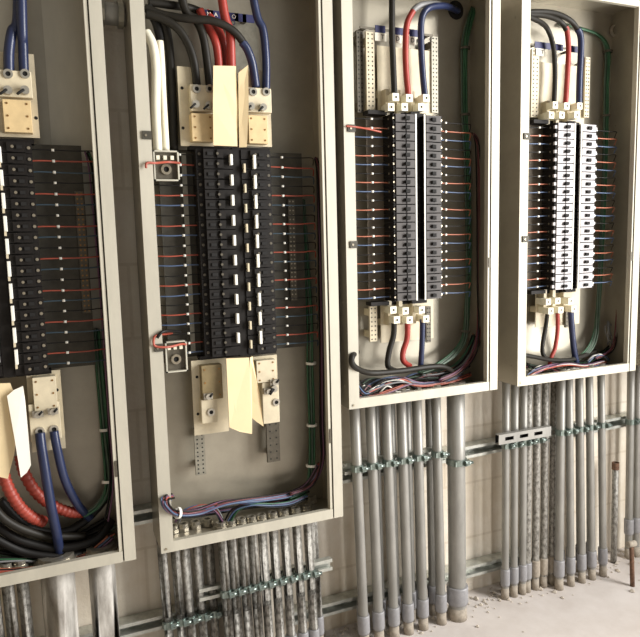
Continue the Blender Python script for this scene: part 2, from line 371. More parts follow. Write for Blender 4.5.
# ---- first and second: black twin breakers with white handles
BX2 = {'first': (-.203, -.112, -.085, -.014), 'second': (.364, .455, .478, .562)}
for k in ('first', 'second'):
    t = ROOT[k]; zt = PANELS[k][2]; a, b, c, d = BX2[k]; zb = zt-21*ROW
    pan(k, a, d, zt, zb)
    MB().box(a-.01, d+.006, 1.668, 1.6985, zt+.0005, zt+.010).box(a-.01, d+.006, 1.668, 1.6985, zb-.010, zb-.0005).box(b+.001, c-.001, 1.636, 1.690, zb-.004, zt+.004).build('bus_support', 'black', t)
    sides = ((a, b, -1), (c, d, 1)) if k == 'second' else ((a, b, -1), (c, d, 1))
    for (xa, xb, side) in sides:
        w_ = xb-xa; org = Vector((xa if side < 0 else xb, 1.69, zt-ROW/2)); h = ROW/2-.0005
        X = lambda u: xa+u*w_ if side < 0 else xb-u*w_
        def bx(m, u0, u1, y0, y1, z0, z1, mi=0): m.box(min(X(u0), X(u1)), max(X(u0), X(u1)), y0, y1, org.z+z0, org.z+z1, mi)
        m = MB(); bx(m, 0, 1, 1.645, 1.690, -h, h); bx(m, .18, 1, 1.632, 1.645, -h+.0006, h-.0006); bx(m, .55, .72, 1.626, 1.632, -h+.002, h-.002)
        bo = m.build('breaker', 'black', t, origin=org)
        m = MB(); m.cyl((X(.09), 1.6455, org.z), (X(.09), 1.642, org.z), .0038, 8)
        m.build('terminal_screw', 'screw' if k == 'first' else 'bardark', bo, origin=org)
        MB().cyl((X(.56), 1.6275, org.z), (X(.56), 1.625, org.z), .0035, 8).build('face_screw', 'screw' if k == 'first' else 'bardark', bo, origin=org)
        m = MB(); bx(m, .28, .44, 1.6285, 1.632, -.004, .004)
        m.build('toggle', 'hole', bo, origin=org)
        for i in range(1, 21): copy_tree(bo, t, Vector(bo.location)-Vector((0, 0, ROW*i)))
        # white handle of every second breaker
        first = None
        for i in range(10):
            hl = .0135 if side < 0 else .0175
            z = zt-ROW*(1.1+2*i)+(0 if side < 0 else -.004)
            if first is None:
                m = MB(); ux = X(.93) if side < 0 else X(.62 if k == 'second' else .93)
                m.box(ux-.0035, ux+.0035, 1.618, 1.632, z-hl, z+hl); first = m.build('white_handle', 'white', t, bevel=.001, origin=(ux, 1.63, z)); f0 = z
            else: copy_tree(first, t, Vector(first.location)+Vector((0, 0, z-f0)))
    xm = (b+c)/2+.017; first = None
    for i in range(10):
        z = zt-ROW*(1.9+2*i)
        if first is None:
            first = MB().box(xm-.0022, xm+.0022, 1.620, 1.632, z-.011, z+.011).build('white_centre_mark', 'plate', t, origin=(xm, 1.632, z)); f0 = z
        else: copy_tree(first, t, Vector(first.location)+Vector((0, 0, z-f0)))
p0 = at(195, 153, 1.69); p1 = at(205, 352, 1.69)
MB().box(.337, .349, 1.6925, 1.6995, p1.z, p0.z).build('upright_rail', 'bar', ROOT['second'])
perforated('second', at(289, 200, 1.72), at(289, 300, 1.72), .020, 1.690, ['bardark', 'screw'], step=.012)
perforated('first', at(79, 192, 1.72), at(86, 312, 1.72), .020, 1.690, ['bardark', 'brass'], step=.012)
p = at(35, 100, 1.735); q = at(95, 100, 1.735)
MB().box(p.x+.03, q.x-.01, 1.7385, 1.7395, .20, .66).build('back_liner', 'flange', ROOT['first'])
perforated('second', at(199, 428, 1.70), at(200, 474, 1.70), .028, 1.692, ['bar', 'hole'], step=.011)
perforated('second', at(272, 420, 1.70), at(273, 461, 1.70), .038, 1.692, ['bardark', 'hole'], step=.02)

def lug_group(k, plate, holes, screws, block, cover, cover_mat='cream', plate_y=1.672, cut=None):
    t = ROOT[k]
    P = lambda q, y: at(q[0], q[1], y)
    def rect(q, y): a_ = P((q[0], q[1]), y); b_ = P((q[2], q[3]), y); return min(a_.x, b_.x), max(a_.x, b_.x), min(a_.z, b_.z), max(a_.z, b_.z)
    m = MB(); x0, x1, z0, z1 = rect(plate, plate_y); m.box(x0, x1, plate_y, plate_y+.003, z0, z1)
    m.box((x0+x1)/2-.01, (x0+x1)/2+.01, plate_y+.003, YB-.002, z0+.01, z1-.01)
    po = m.build('lug_plate', 'plate', t)
    if block:
        x0, x1, z0, z1 = rect(block, 1.65); MB().box(x0, x1, 1.65, plate_y, z0, z1).build('lug_block', 'plate', po, bevel=.0015)
    if cover:
        x0, x1, z0, z1 = rect(cover, 1.648); m = MB().box(x0, x1, 1.646, plate_y, z0, z1); m.build('terminal_cover', cover_mat, po, bevel=.001)
        m = MB()
        for u in (.15, .85):
            for v in (.12, .5, .88):
                x = x0+u*(x1-x0); z = z0+v*(z1-z0); m.cyl((x, 1.6465, z), (x, 1.6445, z), .0024, 8)
        m.build('cover_screws', 'brass', po)
    for (px, py) in holes:
        p = P((px, py), 1.65); m = MB(); m.ring((p.x, 1.650, p.z), (0, -1, 0), .0055, .0105, .004, 16, 0).cyl((p.x, 1.650, p.z), (p.x, 1.6485, p.z), .0056, 12, 1)
        m.build('lug_hole', ['lugmetal', 'hole'], po)
    for (px, py) in screws:
        p = P((px, py), 1.65); m = MB(); m.cyl((p.x, 1.652, p.z), (p.x, 1.636, p.z), .0095, 12, 0)
        m.tube([(p.x-.002, 1.6355, p.z), (p.x-.016, 1.628, p.z-.012)], .003, 6, 1)
        m.build('set_screw', ['lugmetal', 'hole'], po)
    if cut:
        m = MB()
        for (px, py) in cut: p = P((px, py), plate_y); m.cyl((p.x, plate_y+.001, p.z), (p.x, plate_y-.0006, p.z), .004, 10)
        m.build('plate_holes', 'hole', po)
    return po
lug_group('second', (177, 66, 214, 147), [(196.5, 89), (209.5, 89)], [(195, 105), (208, 106)], (190, 84, 214, 112), (191, 113, 214, 142), cut=[(182, 88), (183, 128)])
lug_group('second', (240, 69, 272, 147), [(253, 92), (266, 92)], [(250, 107), (262, 108)], (247, 87, 272, 113), (248, 115, 268, 144))
lug_group('first', (-20, 50, 40, 138), [(8, 74), (25, 74)], [(8, 91), (25, 91)], (-20, 68, 33, 98), (2, 99, 33, 133), cut=[(36, 118)])
lug_group('first', (26, 373, 66, 448), [(40, 431), (54, 429)], [], (28, 405, 62, 438), (32, 378, 58, 409), 'plate', cut=[(57, 390)])
lug_group('second', (191, 361, 229, 431), [(211, 412)], [], (201, 400, 218, 422), (201, 366, 223, 398), 'cardboard', cut=[(197, 377), (198, 414)])
lug_group('second', (251, 357, 278, 392), [(276, 402)], [(273, 388)], (262, 383, 280, 422), (256, 361, 276, 381), 'plate')
# metal lugs of the lower rows
t = ROOT['second']
for k, pts in (('second', [(208, 396), (268, 391), (274, 382)]), ('first', [(38, 414), (53, 411)])):
    for (px, py) in pts:
        p = at(px, py, 1.645); m = MB(); m.box(p.x-.012, p.x+.012, 1.641, 1.6495, p.z-.008, p.z+.008, 0).cyl((p.x, 1.640, p.z), (p.x, 1.632, p.z), .008, 10, 0).cyl((p.x+.01, 1.633, p.z+.008), (p.x+.002, 1.631, p.z), .003, 6, 1)
        m.build('lug_screw', ['lugmetal', 'hole'], ROOT[k])

# clear-covered terminal blocks on the left side of the second panel
def term_block(px0, py0, px1, py1, y, label):
    a = at(px0, py0, y); b = at(px1, py1, y); x0, x1, z1, z0 = a.x, b.x, a.z, b.z
    t = thing('terminal_block', ((x0+x1)/2, 1.72, z0), label, 'terminal block')
    MB().box(x0, x1, y+.012, y+.022, z0, z1).box(x0+.01, x0+.03, y+.022, YB-.003, z0+.01, z1-.01).build('base', 'bardark', t)
    m = MB(); r = .0035
    m.box(x0, x1, y, y+.012, z0, z0+r).box(x0, x1, y, y+.012, z1-r, z1).box(x0, x0+r, y, y+.012, z0, z1).box(x1-r, x1, y, y+.012, z0, z1)
    m.build('cover_rim', 'clear', t)
    cxx, cz = (x0+x1)/2, (z0+z1)/2-.008
    MB().ring((cxx, y+.012, cz), (0, -1, 0), .007, .013, .006, 16).build('centre_screw', 'screw', t)
    m = MB(); m.cyl((cxx, y+.0118, cz), (cxx, y+.0105, cz), .007, 12); m.build('screw_socket', 'hole', t)
    m = MB()
    for i in range(3): x = x0+(i+.7)*(x1-x0)/3.6; m.box(x-.004, x+.004, y+.004, y+.012, z1-.022, z1-.012)
    m.build('terminals', 'lugcream', t)
    return t
term_block(153, 150, 180, 181, 1.64, 'clear-rimmed terminal block high at the left of the second panel, under two white cables')
term_block(165, 342, 188, 371, 1.64, 'clear-rimmed terminal block low at the left of the second panel, crossed by a red wire')
def cable(name, label, cat, pts, r, mk, y=1.66, sub=8, group=None, ribs=0, n=10, ends=None):
    """pts: (px, py[, y]) places of the photograph at their own depth, or Vectors"""
    P = [p if isinstance(p, Vector) else at(p[0], p[1], p[2] if len(p) > 2 else y) for p in pts]
    o = MB().tube(P, r, n, 0, sub, ribs).build(name, mk)
    return tag(o, label, cat, group)
cable('wire', 'thick red wire looped across the flange above the lower terminal block of the second panel', 'wire',
      [(186, 345, 1.65), (182, 344, 1.62), (168, 347, 1.596), (155, 346, 1.592), (154, 338, 1.592), (158, 335, 1.597), (166, 334, 1.63), (172, 333, 1.66)], .003, 'wred')
cable('wire', 'thin black wire looped above the lower terminal block of the second panel', 'wire',
      [(157, 338, 1.592), (162, 332, 1.593), (170, 331, 1.61), (180, 332, 1.65)], .004, 'wblack')
cable('wire', 'red wire crossing the upper terminal block and flange of the second panel', 'wire',
      [(180, 163, 1.636), (168, 162, 1.630), (156, 163, 1.600), (147, 163, 1.592), (146, 168, 1.590)], .003, 'wred')

# ---------------------------------------------------------------- insulating paper flaps
def flap(pts, th, mk, label, y=1.616, bend=0):
    P = [at(a_, b_, y) + Vector((0, dy, 0)) for (a_, b_, dy) in pts]
    o = MB().slab(P, th).build('insulating_sheet', mk); return tag(o, label, 'paper sheet')
flap([(213, 66, -.004), (236, 66, 0), (238, 108, 0), (238, 146, .006), (214, 145, .006), (213, 108, 0)], .0018, 'paper', 'broad cream paper sheet between the upper lugs of the second panel')
flap([(238, 73, -.004), (247, 66, -.01), (248, 108, -.006), (247, 147, 0), (240, 147, .006), (239, 108, .004)], .0018, 'paper', 'narrow cream paper strip right of the broad sheet above the second panel breakers')
flap([(227, 359, .008), (250, 358, .008), (252, 395, 0), (251, 433, -.010), (239, 431, -.008), (229, 427, -.004)], .0018, 'paper', 'broad cream paper sheet hanging below the second panel breakers')
flap([(251, 358, .008), (254, 357, .012), (259, 390, 0), (263, 426, -.006), (257, 422, -.002), (252, 418, .002)], .0018, 'paper', 'narrow pointed cream paper flap hanging beside the broad lower sheet')
flap([(-14, 384, 0), (10, 383, 0), (17, 400, 0), (18, 430, -.002), (14, 455, -.004), (8, 478, -.006), (-10, 474, -.006)], .0018, 'paper', 'cream paper sheet hanging below the breakers at the left photo edge', 1.632)
flap([(7, 396, 0), (14, 390, 0), (23, 386, 0), (25, 400, 0), (28, 430, -.004), (31, 464, -.010), (27, 471, -.011), (21, 476, -.012), (15, 440, -.006)], .0018, 'whitepaper', 'bright white paper flap in front of the first panel red cables', 1.620)

# ---------------------------------------------------------------- heavy cables
def top(p): return Vector((p.x, p.y, ZT-.003))
a_ = at(22, 30, 1.66)
cable('power_cable', 'thick blue cable bending left above the first panel upper lugs', 'cable', [(9, 72, 1.664), (9, 52), (12, 32), (18, 14), top(at(23, -8, 1.67))], .0115, 'cblue')
cable('power_cable', 'thick straight blue cable entering the right upper lug of the first panel', 'cable', [(24, 72, 1.664), (23, 45), (22, 20, 1.645), top(at(26, -8, 1.645))], .0110, 'cblue')
cable('power_cable', 'blue cable dropping from the left lower lug of the first panel', 'cable', [(40, 433, 1.648), (42, 450, 1.64), (50, 500, 1.635), (57, 535, 1.65), (60, 556, 1.68)], .0115, 'cblue', y=1.64)
cable('power_cable', 'blue cable dropping from the right lower lug of the first panel', 'cable', [(54, 431, 1.648), (57, 448, 1.645), (65, 480, 1.65), (78, 505, 1.67), (90, 518, 1.69)], .0105, 'cblue', y=1.65)
cable('power_cable', 'ribbed red taped cable curving low at the left photo edge', 'cable', [(2, 462, 1.67), (6, 482, 1.66), (17, 503, 1.65), (30, 516, 1.65), (44, 522, 1.67)], .0135, 'redtape', ribs=1.9, sub=14)
cable('power_cable', 'ribbed red taped cable passing behind the dropping blue cable', 'cable', [(20, 455, 1.70), (24, 472, 1.69), (36, 492, 1.68), (52, 505, 1.68), (70, 512, 1.68), (84, 512, 1.69)], .0135, 'redtape', ribs=1.9, sub=14)
cable('power_cable', 'black cable with a pale sheen at the lower left photo edge', 'cable', [(-6, 508, 1.64), (6, 520, 1.64), (25, 530, 1.65), (50, 536, 1.67), (85, 536, 1.69)], .010, 'cblack')
for i, (pts, lab) in enumerate([
    ([(-10, 520), (20, 540), (60, 548), (95, 540), (112, 520, 1.70)], 'black cable lying lowest behind the first panel wires'),
    ([(-10, 535), (25, 552), (70, 556), (105, 545, 1.70)], 'black cable resting on the first panel floor, front of the heap'),
    ([(0, 500, 1.70), (30, 528, 1.70), (70, 530, 1.70), (104, 500, 1.71), (110, 470, 1.715)], 'black cable rising at the right side of the first panel heap')]):
    cable('power_cable', lab, 'cable', pts, .011, 'wblack', y=1.67)
# second panel, top
cable('power_cable', 'black cable curving into the left upper lug of the second panel', 'cable', [(197, 88, 1.664), (194, 62), (187, 42), (176, 27), (160, 18, 1.665), (146, 14, 1.67)], .0105, 'cblack')
cable('power_cable', 'black cable dropping into the second lug of the second panel', 'cable', [(210, 88, 1.664), (207, 60), (203, 36), (196, 20), (184, 6), top(at(172, -8, 1.665))], .0105, 'cblack', y=1.665)
cable('power_cable', 'long black cable sweeping over the red cables to the blue-taped end', 'cable', [(256, 88, 1.664), (252, 62, 1.65), (244, 44, 1.645), (232, 30, 1.64), (213, 21, 1.64), (190, 19, 1.65), (165, 15, 1.67), (145, 8, 1.68)], .010, 'cblack')
cable('cable_tape', 'blue tape wrapped round the black cable above the right lug of the second panel', 'tape', [(256, 87, 1.664), (252.4, 64, 1.651), (247, 49, 1.6465), (242, 42, 1.6445)], .0108, 'cblue')
cable('power_cable', 'straight blue cable into the rightmost upper lug of the second panel', 'cable', [(266, 90, 1.664), (266, 60), (263, 30), (256, 12), top(at(246, -10, 1.655))], .0105, 'cblue', y=1.655)
cable('power_cable', 'red cable at the left of the three behind the broad cream sheet', 'cable', [(220, 90, 1.665), (218, 55), (214, 38), (206, 24, 1.68), (200, 10, 1.69)], .0105, 'cred', y=1.665)
cable('power_cable', 'red cable in the middle of the three behind the broad cream sheet', 'cable', [(226, 90, 1.685), (225, 55), (222, 38), (214, 22, 1.70), (206, 12, 1.71)], .010, 'cred', y=1.685)
cable('power_cable', 'bright red cable crossing in front to the top of the second panel', 'cable', [(232, 90, 1.662), (231, 55), (230, 32), (224, 12), top(at(216, -10, 1.655))], .0115, 'cred', y=1.655)
cable('power_cable', 'white cable nearest the left flange of the second panel', 'cable', [(158, 152, 1.66), (156, 110), (156, 70), (153, 46), (146, 32, 1.66)], .0115, 'cwhite', y=1.65)
cable('power_cable', 'short white cable right of the one along the second panel flange', 'cable', [(166, 151, 1.672), (163, 100), (161, 60), (159.5, 41)], .0095, 'cwhite', y=1.67)
cable('power_cable', 'black cable standing upright right of the white cables', 'cable', [(174, 150, 1.70), (172, 90), (169, 45), (163, 22, 1.69), (150, 14, 1.69)], .0115, 'cblack', y=1.695)
cable('power_cable', 'black cable behind the white cables at the second panel corner', 'cable', [(161, 40, 1.70), (156, 22, 1.69), (147, 6, 1.69)], .012, 'wblack')
cable('power_cable', 'grey-black cable along the top of the second panel to its corner', 'cable', [(205, 14, 1.71), (190, 8, 1.70), (170, 5, 1.69), (148, 2, 1.69)], .010, 'cblack')
# third panel
def taper(k, name, label, pts, r, mk, y=1.665): return cable(name, label, 'cable', pts, r, mk, y=y)
taper('third', 'power_cable', 'black cable straight down into the upper lugs of the third panel', [(394.5, 96, 1.660), (393, 60), (392, 30), top(at(392.5, -6, 1.67))], .0088, 'cblack')
taper('third', 'power_cable', 'red cable down into the middle upper lug of the third panel', [(408.5, 97, 1.660), (406, 70), (405.5, 45), (407, 24), (413, 11)], .0088, 'cred')
taper('third', 'power_cable', 'pale-topped cable tail bending right to the knockout of the third panel', [(411.5, 14, 1.666), (414, 9.5, 1.668), (421, 5, 1.67), (436, 4, 1.69), (452, 8, 1.725)], .0086, 'wgrey')
taper('third', 'power_cable', 'blue cable down into the right upper lug of the third panel', [(425, 97, 1.660), (422.5, 70), (421, 40), (422, 18), (429, 8), (445, 6, 1.69), (458, 11, 1.73)], .0095, 'cblue')
taper('third', 'power_cable', 'black cable curving down from the lower lugs of the third panel', [(394, 321, 1.66), (393.5, 335), (389, 352), (388, 366), (396, 371, 1.68)], .0085, 'cblack')
taper('third', 'power_cable', 'red cable curving down from the lower lugs of the third panel', [(407.5, 321, 1.66), (407, 338), (403, 352), (403.5, 361), (410, 366, 1.68)], .0085, 'cred')
taper('third', 'power_cable', 'blue cable straight down from the lower lugs of the third panel', [(422.5, 319, 1.66), (422, 345), (420.5, 368, 1.67)], .0085, 'cblue')
cable('power_cable', 'long black cable lying across the bottom of the third panel', 'cable', [(357, 352, 1.625), (352.5, 356, 1.592), (352, 363, 1.588), (358, 369, 1.600), (372, 373, 1.63), (400, 371, 1.64), (428, 367, 1.65), (444, 367, 1.66), (456, 374, 1.69)], .0085, 'cblack')
# fourth panel
taper('fourth', 'power_cable', 'black cable arching into the left upper lug of the fourth panel', [(554, 104, 1.66), (555, 75), (553.5, 48), (548, 30), (540, 22, 1.64), (528, 17, 1.62), (524, 17, 1.62)], .0078, 'cblack')
taper('fourth', 'power_cable', 'red cable down into the middle upper lug of the fourth panel', [(565.5, 105, 1.66), (567, 80), (568.5, 50), (567, 31), (565.5, 27)], .0085, 'cred')
taper('fourth', 'power_cable', 'black tail arching left from the red cable of the fourth panel', [(566.5, 30, 1.665), (561, 22), (550, 17, 1.65), (538, 15, 1.635), (524, 15, 1.62)], .0080, 'cblack')
taper('fourth', 'power_cable', 'blue cable down into the right upper lug of the fourth panel', [(579, 105, 1.66), (579.5, 80), (581, 50), (580.5, 36), (577.5, 29)], .0105, 'cblue')
taper('fourth', 'power_cable', 'black tail arching left over the fourth panel from the blue cable', [(579, 32, 1.665), (572, 22), (560, 15, 1.655), (545, 12, 1.64), (524, 12.5, 1.625)], .0085, 'cblack')
taper('fourth', 'power_cable', 'black cable curving from the left lower lug of the fourth panel', [(547.5, 312, 1.66), (546, 325), (542.5, 345), (544, 356), (553, 360), (568, 360), (590, 353, 1.69)], .0070, 'cblack')
taper('fourth', 'power_cable', 'brownish red cable curving from the middle lower lug of the fourth panel', [(557.5, 310, 1.66), (557.5, 330), (555, 348), (551, 358), (549, 368, 1.67)], .0070, 'cred')
taper('fourth', 'power_cable', 'blue cable dropping from the right lower lug of the fourth panel', [(570.5, 309, 1.66), (572, 330), (574, 350, 1.67), (577, 366, 1.675)], .0105, 'cblue')
cable('power_cable', 'black cable entering low through the left side of the fourth panel', 'cable', [(524, 355, 1.62), (535, 357, 1.63), (552, 360, 1.65), (575, 359, 1.67), (596, 351, 1.70)], .007, 'cblack')

# ---------------------------------------------------------------- branch wires, one object each
SEQ = ['black', 'red', 'blue']
def branch(k, side, xb, zt, y, off, length, names, n=21, rad=.0016, start=0):
    protos = {}; count = {}
    for i in range(n):
        col = SEQ[(i+start) % 3]; z = zt-ROW*(i+.5)
        org = Vector((xb, y, z))
        if col not in protos:
            mk = {'black': 'wblack', 'red': names[0], 'blue': names[1]}[col]; s = side
            rr = rad*(1.15 if col != 'black' else .9)
            m = MB(); m.tube([org+Vector((-s*.002, 0, 0)), org+Vector((s*.02, -.002, .0005)), org+Vector((s*length*.6, -.004, -.0012)), org+Vector((s*(length-.012), .002, 0)),
                              org+Vector((s*(length-.002), .012, -.006)), org+Vector((s*length, .020, -.018))], rr, 6, 0, 5)
            o = m.build('branch_wire', mk, origin=org)
            mm = MB(); q = org+Vector((s*off, -.003, 0)); mm.cyl(q-Vector((.0032, 0, 0)), q+Vector((.0032, 0, -.0002)), rr+.0016, 8)
            mm.build('wire_marker', 'white', o); protos[col] = o; c = o
        else: c = copy_tree(protos[col], None, org)
        c.rotation_euler = (0, R(random.uniform(-.9, .9)), 0)
        j = count.get(col, 0); count[col] = j+1
        pn = {'first': 'first', 'second': 'second', 'third': 'third', 'fourth': 'fourth'}[k]
        cn = 'orange-red' if (k in ('third', 'fourth') and col == 'red') else col
        tag(c, '%s %s branch wire on the %s of the breakers in the %s panel' % (ORD[j], cn, 'right' if side > 0 else 'left', pn), 'wire', 'branch wires on the %s of the %s panel' % ('right' if side > 0 else 'left', pn))
branch('first', 1, -.014, .240, 1.672, .045, .150, ('wred', 'wteal'))
branch('second', 1, .562, .238, 1.672, .040, .140, ('wred', 'wteal'))
branch('second', -1, .364, .238, 1.672, .036, .118, ('wred', 'wblue'))
branch('third', 1, 1.090, .352, 1.665, .030, .132, ('worange', 'wblue'))
branch('third', -1, .924, .352, 1.665, .052, .135, ('worange', 'wblue'))
branch('fourth', 1, 1.688, .354, 1.665, .026, .132, ('worange', 'wblue'))
branch('fourth', -1, 1.514, .354, 1.665, .040, .135, ('worange', 'wblue'))

# ---------------------------------------------------------------- wire bundles
def bundle(name, label, pts, cols, spread, r, y=1.69, ties=(), sub=6, jit=.5):
    P = [p if isinstance(p, Vector) else at(p[0], p[1], p[2] if len(p) > 2 else y) for p in pts]
    base = min(P, key=lambda p: p.z); t = thing(name, tuple(base), label, 'wires')
    for i, c in enumerate(cols):
        a = 2*math.pi*i/len(cols)*1.0; rad = spread*(.35+.65*((i*7) % 5)/4)
        Q = []
        for j, p in enumerate(P):
            aa = a+j*jit+random.uniform(-.3, .3)
            Q.append(p+Vector((math.cos(aa)*rad, math.sin(aa)*rad*.6, math.sin(aa)*rad*.5)))
        MB().tube(Q, r, 6, 0, sub).build('wire', c, t)
    for (j, f) in ties:
        p = P[j].lerp(P[j+1], f); d = (P[j+1]-P[j]).normalized()
        MB().ring(p-d*.004, d, spread+r*.6, spread+r*1.5, .007, 14).build('cable_tie', 'white' if 'second' in label or 'first' in label else 'bardark', t)
    return t
G = ['wgreen', 'dgreen', 'wgreen', 'dgreen', 'wgreen']
bundle('wire_bundle', 'tied green wires down the right side of the third panel, above its wires', [(474, 8, 1.72), (470, 22, 1.72), (465, 45, 1.72), (465, 80, 1.72), (465, 115, 1.72), (467, 160, 1.72), (468, 220, 1.72), (468, 270, 1.72), (467, 305, 1.715), (465, 335, 1.70), (455, 352, 1.69), (436, 366, 1.68), (420, 372, 1.67)],
       ['dgreen']*3+['wgreen']*4, .011, .0032, ties=((2, .1), (4, 0), (8, .9)), jit=.35)
bundle('wire_bundle', 'tied green wires down the right side of the fourth panel', [(560, 24, 1.73), (580, 28, 1.73), (600, 36, 1.73), (608, 52, 1.725), (607, 85, 1.72), (606, 116, 1.72), (604, 180, 1.72), (601, 250, 1.715), (598, 310, 1.71), (595, 335, 1.70), (588, 350, 1.69), (574, 360, 1.68), (556, 366, 1.67)],
       ['dgreen']*3+['wgreen']*4, .011, .0032, ties=((3, 0), (5, 0)), jit=.35)
bundle('wire_bundle', 'tied green wires down the lower right of the second panel', [(303, 200, 1.722), (308, 270, 1.722), (311, 320, 1.72), (311, 368, 1.72), (312, 428, 1.715), (311, 470, 1.70), (306, 488, 1.69), (290, 496, 1.68)],
       G+['dgreen'], .011, .0032, ties=((2, .9), (3, .95), (4, .9)), jit=.35)
bundle('wire_bundle', 'tied green wires curling at the lower right of the first panel', [(97, 330, 1.722), (101, 380, 1.72), (105, 430, 1.715), (108, 470, 1.70), (107, 490, 1.69), (98, 506, 1.68), (84, 514, 1.68)],
       G, .009, .0034, ties=((2, .0), (3, .6)), jit=.35)
D = ['wblack', 'darkred', 'wblack', 'wpurple', 'wblack', 'darkred', 'wblack']
bundle('wire_bundle', 'dark red and black wires down the right edge of the second panel', [(316, 158, 1.69), (319, 180, 1.69), (321, 260, 1.69), (322, 340, 1.69), (322, 420, 1.69), (322, 460, 1.68), (312, 484, 1.67), (290, 494, 1.66)], D, .008, .0022)
bundle('wire_bundle', 'dark red and purple wires down the right edge of the third panel', [(474, 134, 1.70), (479, 150, 1.695), (480, 220, 1.69), (480, 290, 1.69), (479, 330, 1.685), (474, 352, 1.68), (460, 370, 1.67), (440, 380, 1.66)], ['wpurple', 'darkred', 'wblack', 'darkred', 'wblack', 'darkred'], .012, .0022)
bundle('wire_bundle', 'brown and black wires down the right edge of the fourth panel', [(618, 126, 1.71), (623, 138, 1.705), (621, 200, 1.70), (619, 270, 1.69), (617, 320, 1.685), (612, 348, 1.68), (596, 358, 1.66)], ['wpurple', 'darkred', 'wblack', 'darkred', 'wblack'], .009, .0020)
bundle('wire_bundle', 'black and dark wires down the right edge of the first panel', [(88, 152, 1.69), (93, 175, 1.69), (100, 260, 1.69), (106, 340, 1.69), (110, 420, 1.69), (112, 480, 1.68), (106, 520, 1.67)], ['wblack', 'wblack', 'wpurple', 'wblack', 'wgreen'], .008, .0022)
# bottoms
X1 = ['wred', 'wpurple', 'wblack', 'darkred', 'wblue', 'wblack', 'wpurple', 'wblue', 'darkred', 'wblack']
bundle('wire_bundle', 'red, purple and blue wires sagging across the bottom of the second panel', [(171, 497, 1.62), (165, 499, 1.585), (167, 507, 1.583), (176, 513, 1.607), (197, 512, 1.63), (220, 504, 1.64), (245, 500, 1.65), (268, 498, 1.66), (290, 494, 1.67), (308, 484, 1.68), (320, 464, 1.685)], X1, .011, .0026, ties=((3, .1),), jit=.25)
bundle('wire_bundle', 'black wires tangled behind the others at the bottom of the second panel', [(176, 516, 1.66), (196, 514, 1.68), (222, 510, 1.69), (250, 506, 1.70), (280, 500, 1.70), (306, 490, 1.70)], ['wblack', 'darkred', 'wblack', 'wblue', 'wblack', 'wpurple', 'wblack'], .012, .0028, jit=.7)
bundle('wire_bundle', 'blue and purple wires crossing low in the middle of the second panel', [(228, 522, 1.67), (236, 509, 1.66), (252, 504, 1.65), (272, 505, 1.655), (290, 503, 1.66), (306, 496, 1.67)], ['wblue', 'wpurple', 'wblack', 'wblue', 'wgreen'], .010, .0026)
bundle('wire_bundle', 'red and blue wires turning down beside the tie in the second panel', [(178, 522, 1.67), (184, 512, 1.66), (200, 506, 1.66), (214, 508, 1.665), (222, 520, 1.675)], ['wred', 'wblue', 'wpurple', 'wgrey'], .008, .0024)
bundle('wire_bundle', 'dark red wires along the bottom lip of the first panel', [(-8, 572, 1.64), (20, 571, 1.64), (45, 568, 1.645), (70, 562, 1.65), (92, 553, 1.66), (112, 536, 1.67)], ['wred', 'wblack', 'worange', 'wblue', 'wpurple', 'wblack', 'wgreen', 'wred'], .010, .0026, jit=.3)
bundle('wire_bundle', 'green and black wires behind the red ones at the first panel bottom', [(-8, 560, 1.67), (20, 560, 1.67), (48, 562, 1.68), (70, 552, 1.69)], ['wgreen', 'wblack', 'dgreen', 'wblack', 'wgrey'], .010, .0026)
bundle('wire_bundle', 'pale wire loop over the big conduit opening in the first panel', [(44, 562, 1.68), (58, 560, 1.67), (70, 556, 1.67), (74, 548, 1.68)], ['wgrey', 'worange'], .004, .003)
bundle('wire_bundle', 'mixed wires tangled at the lower left of the third panel', [(356, 380, 1.62), (364, 393, 1.63), (376, 388, 1.64), (388, 382, 1.65), (402, 380, 1.65), (416, 388, 1.66)], ['wwhite', 'wblack', 'wgrey', 'wred', 'wblack', 'wblue', 'wblack'], .012, .0028, jit=.9)
bundle('wire_bundle', 'blue wires sweeping across the bottom of the third panel', [(372, 390, 1.66), (384, 380, 1.66), (400, 378, 1.665), (420, 384, 1.67), (440, 382, 1.67), (462, 376, 1.68)], ['wblue', 'wblue', 'wblack', 'wgrey', 'wpurple'], .009, .0028, jit=.6)
bundle('wire_bundle', 'red wires along the front lip of the third panel', [(358, 396, 1.625), (375, 396, 1.63), (392, 390, 1.64), (408, 384, 1.65), (425, 385, 1.66), (450, 381, 1.67), (470, 374, 1.68)], ['wred', 'wblack', 'wred', 'worange', 'wpurple', 'wblack'], .008, .0026, jit=.5)
bundle('wire_bundle', 'dark green and black wires heaped at the lower right of the third panel', [(424, 374, 1.69), (440, 372, 1.69), (456, 366, 1.70), (468, 352, 1.70), (474, 335, 1.71)], ['dgreen', 'wblack', 'wgreen', 'wblack', 'wgrey', 'wblack', 'worange'], .012, .0026, jit=.6)
bundle('wire_bundle', 'purple wires along the bottom of the fourth panel', [(528, 377, 1.62), (538, 371, 1.63), (552, 366, 1.64), (568, 364, 1.65), (585, 366, 1.66), (604, 362, 1.67)], ['wpurple', 'wpurple', 'wblue', 'wblack', 'wred', 'wwhite', 'wpurple', 'wblack'], .010, .0026, jit=.6)
bundle('wire_bundle', 'dark wires under the purple ones in the fourth panel', [(530, 380, 1.65), (548, 376, 1.66), (566, 372, 1.67), (584, 370, 1.68), (606, 364, 1.69)], ['wblack', 'wred', 'wblack', 'wblue', 'wpurple', 'wblack'], .009, .0026, jit=.5)
bundle('wire_bundle', 'pale blue and white wires at the lower right of the fourth panel', [(588, 362, 1.67), (594, 356, 1.67), (602, 355, 1.67), (608, 360, 1.68)], ['wwhite', 'wgrey', 'wblue'], .005, .0028)
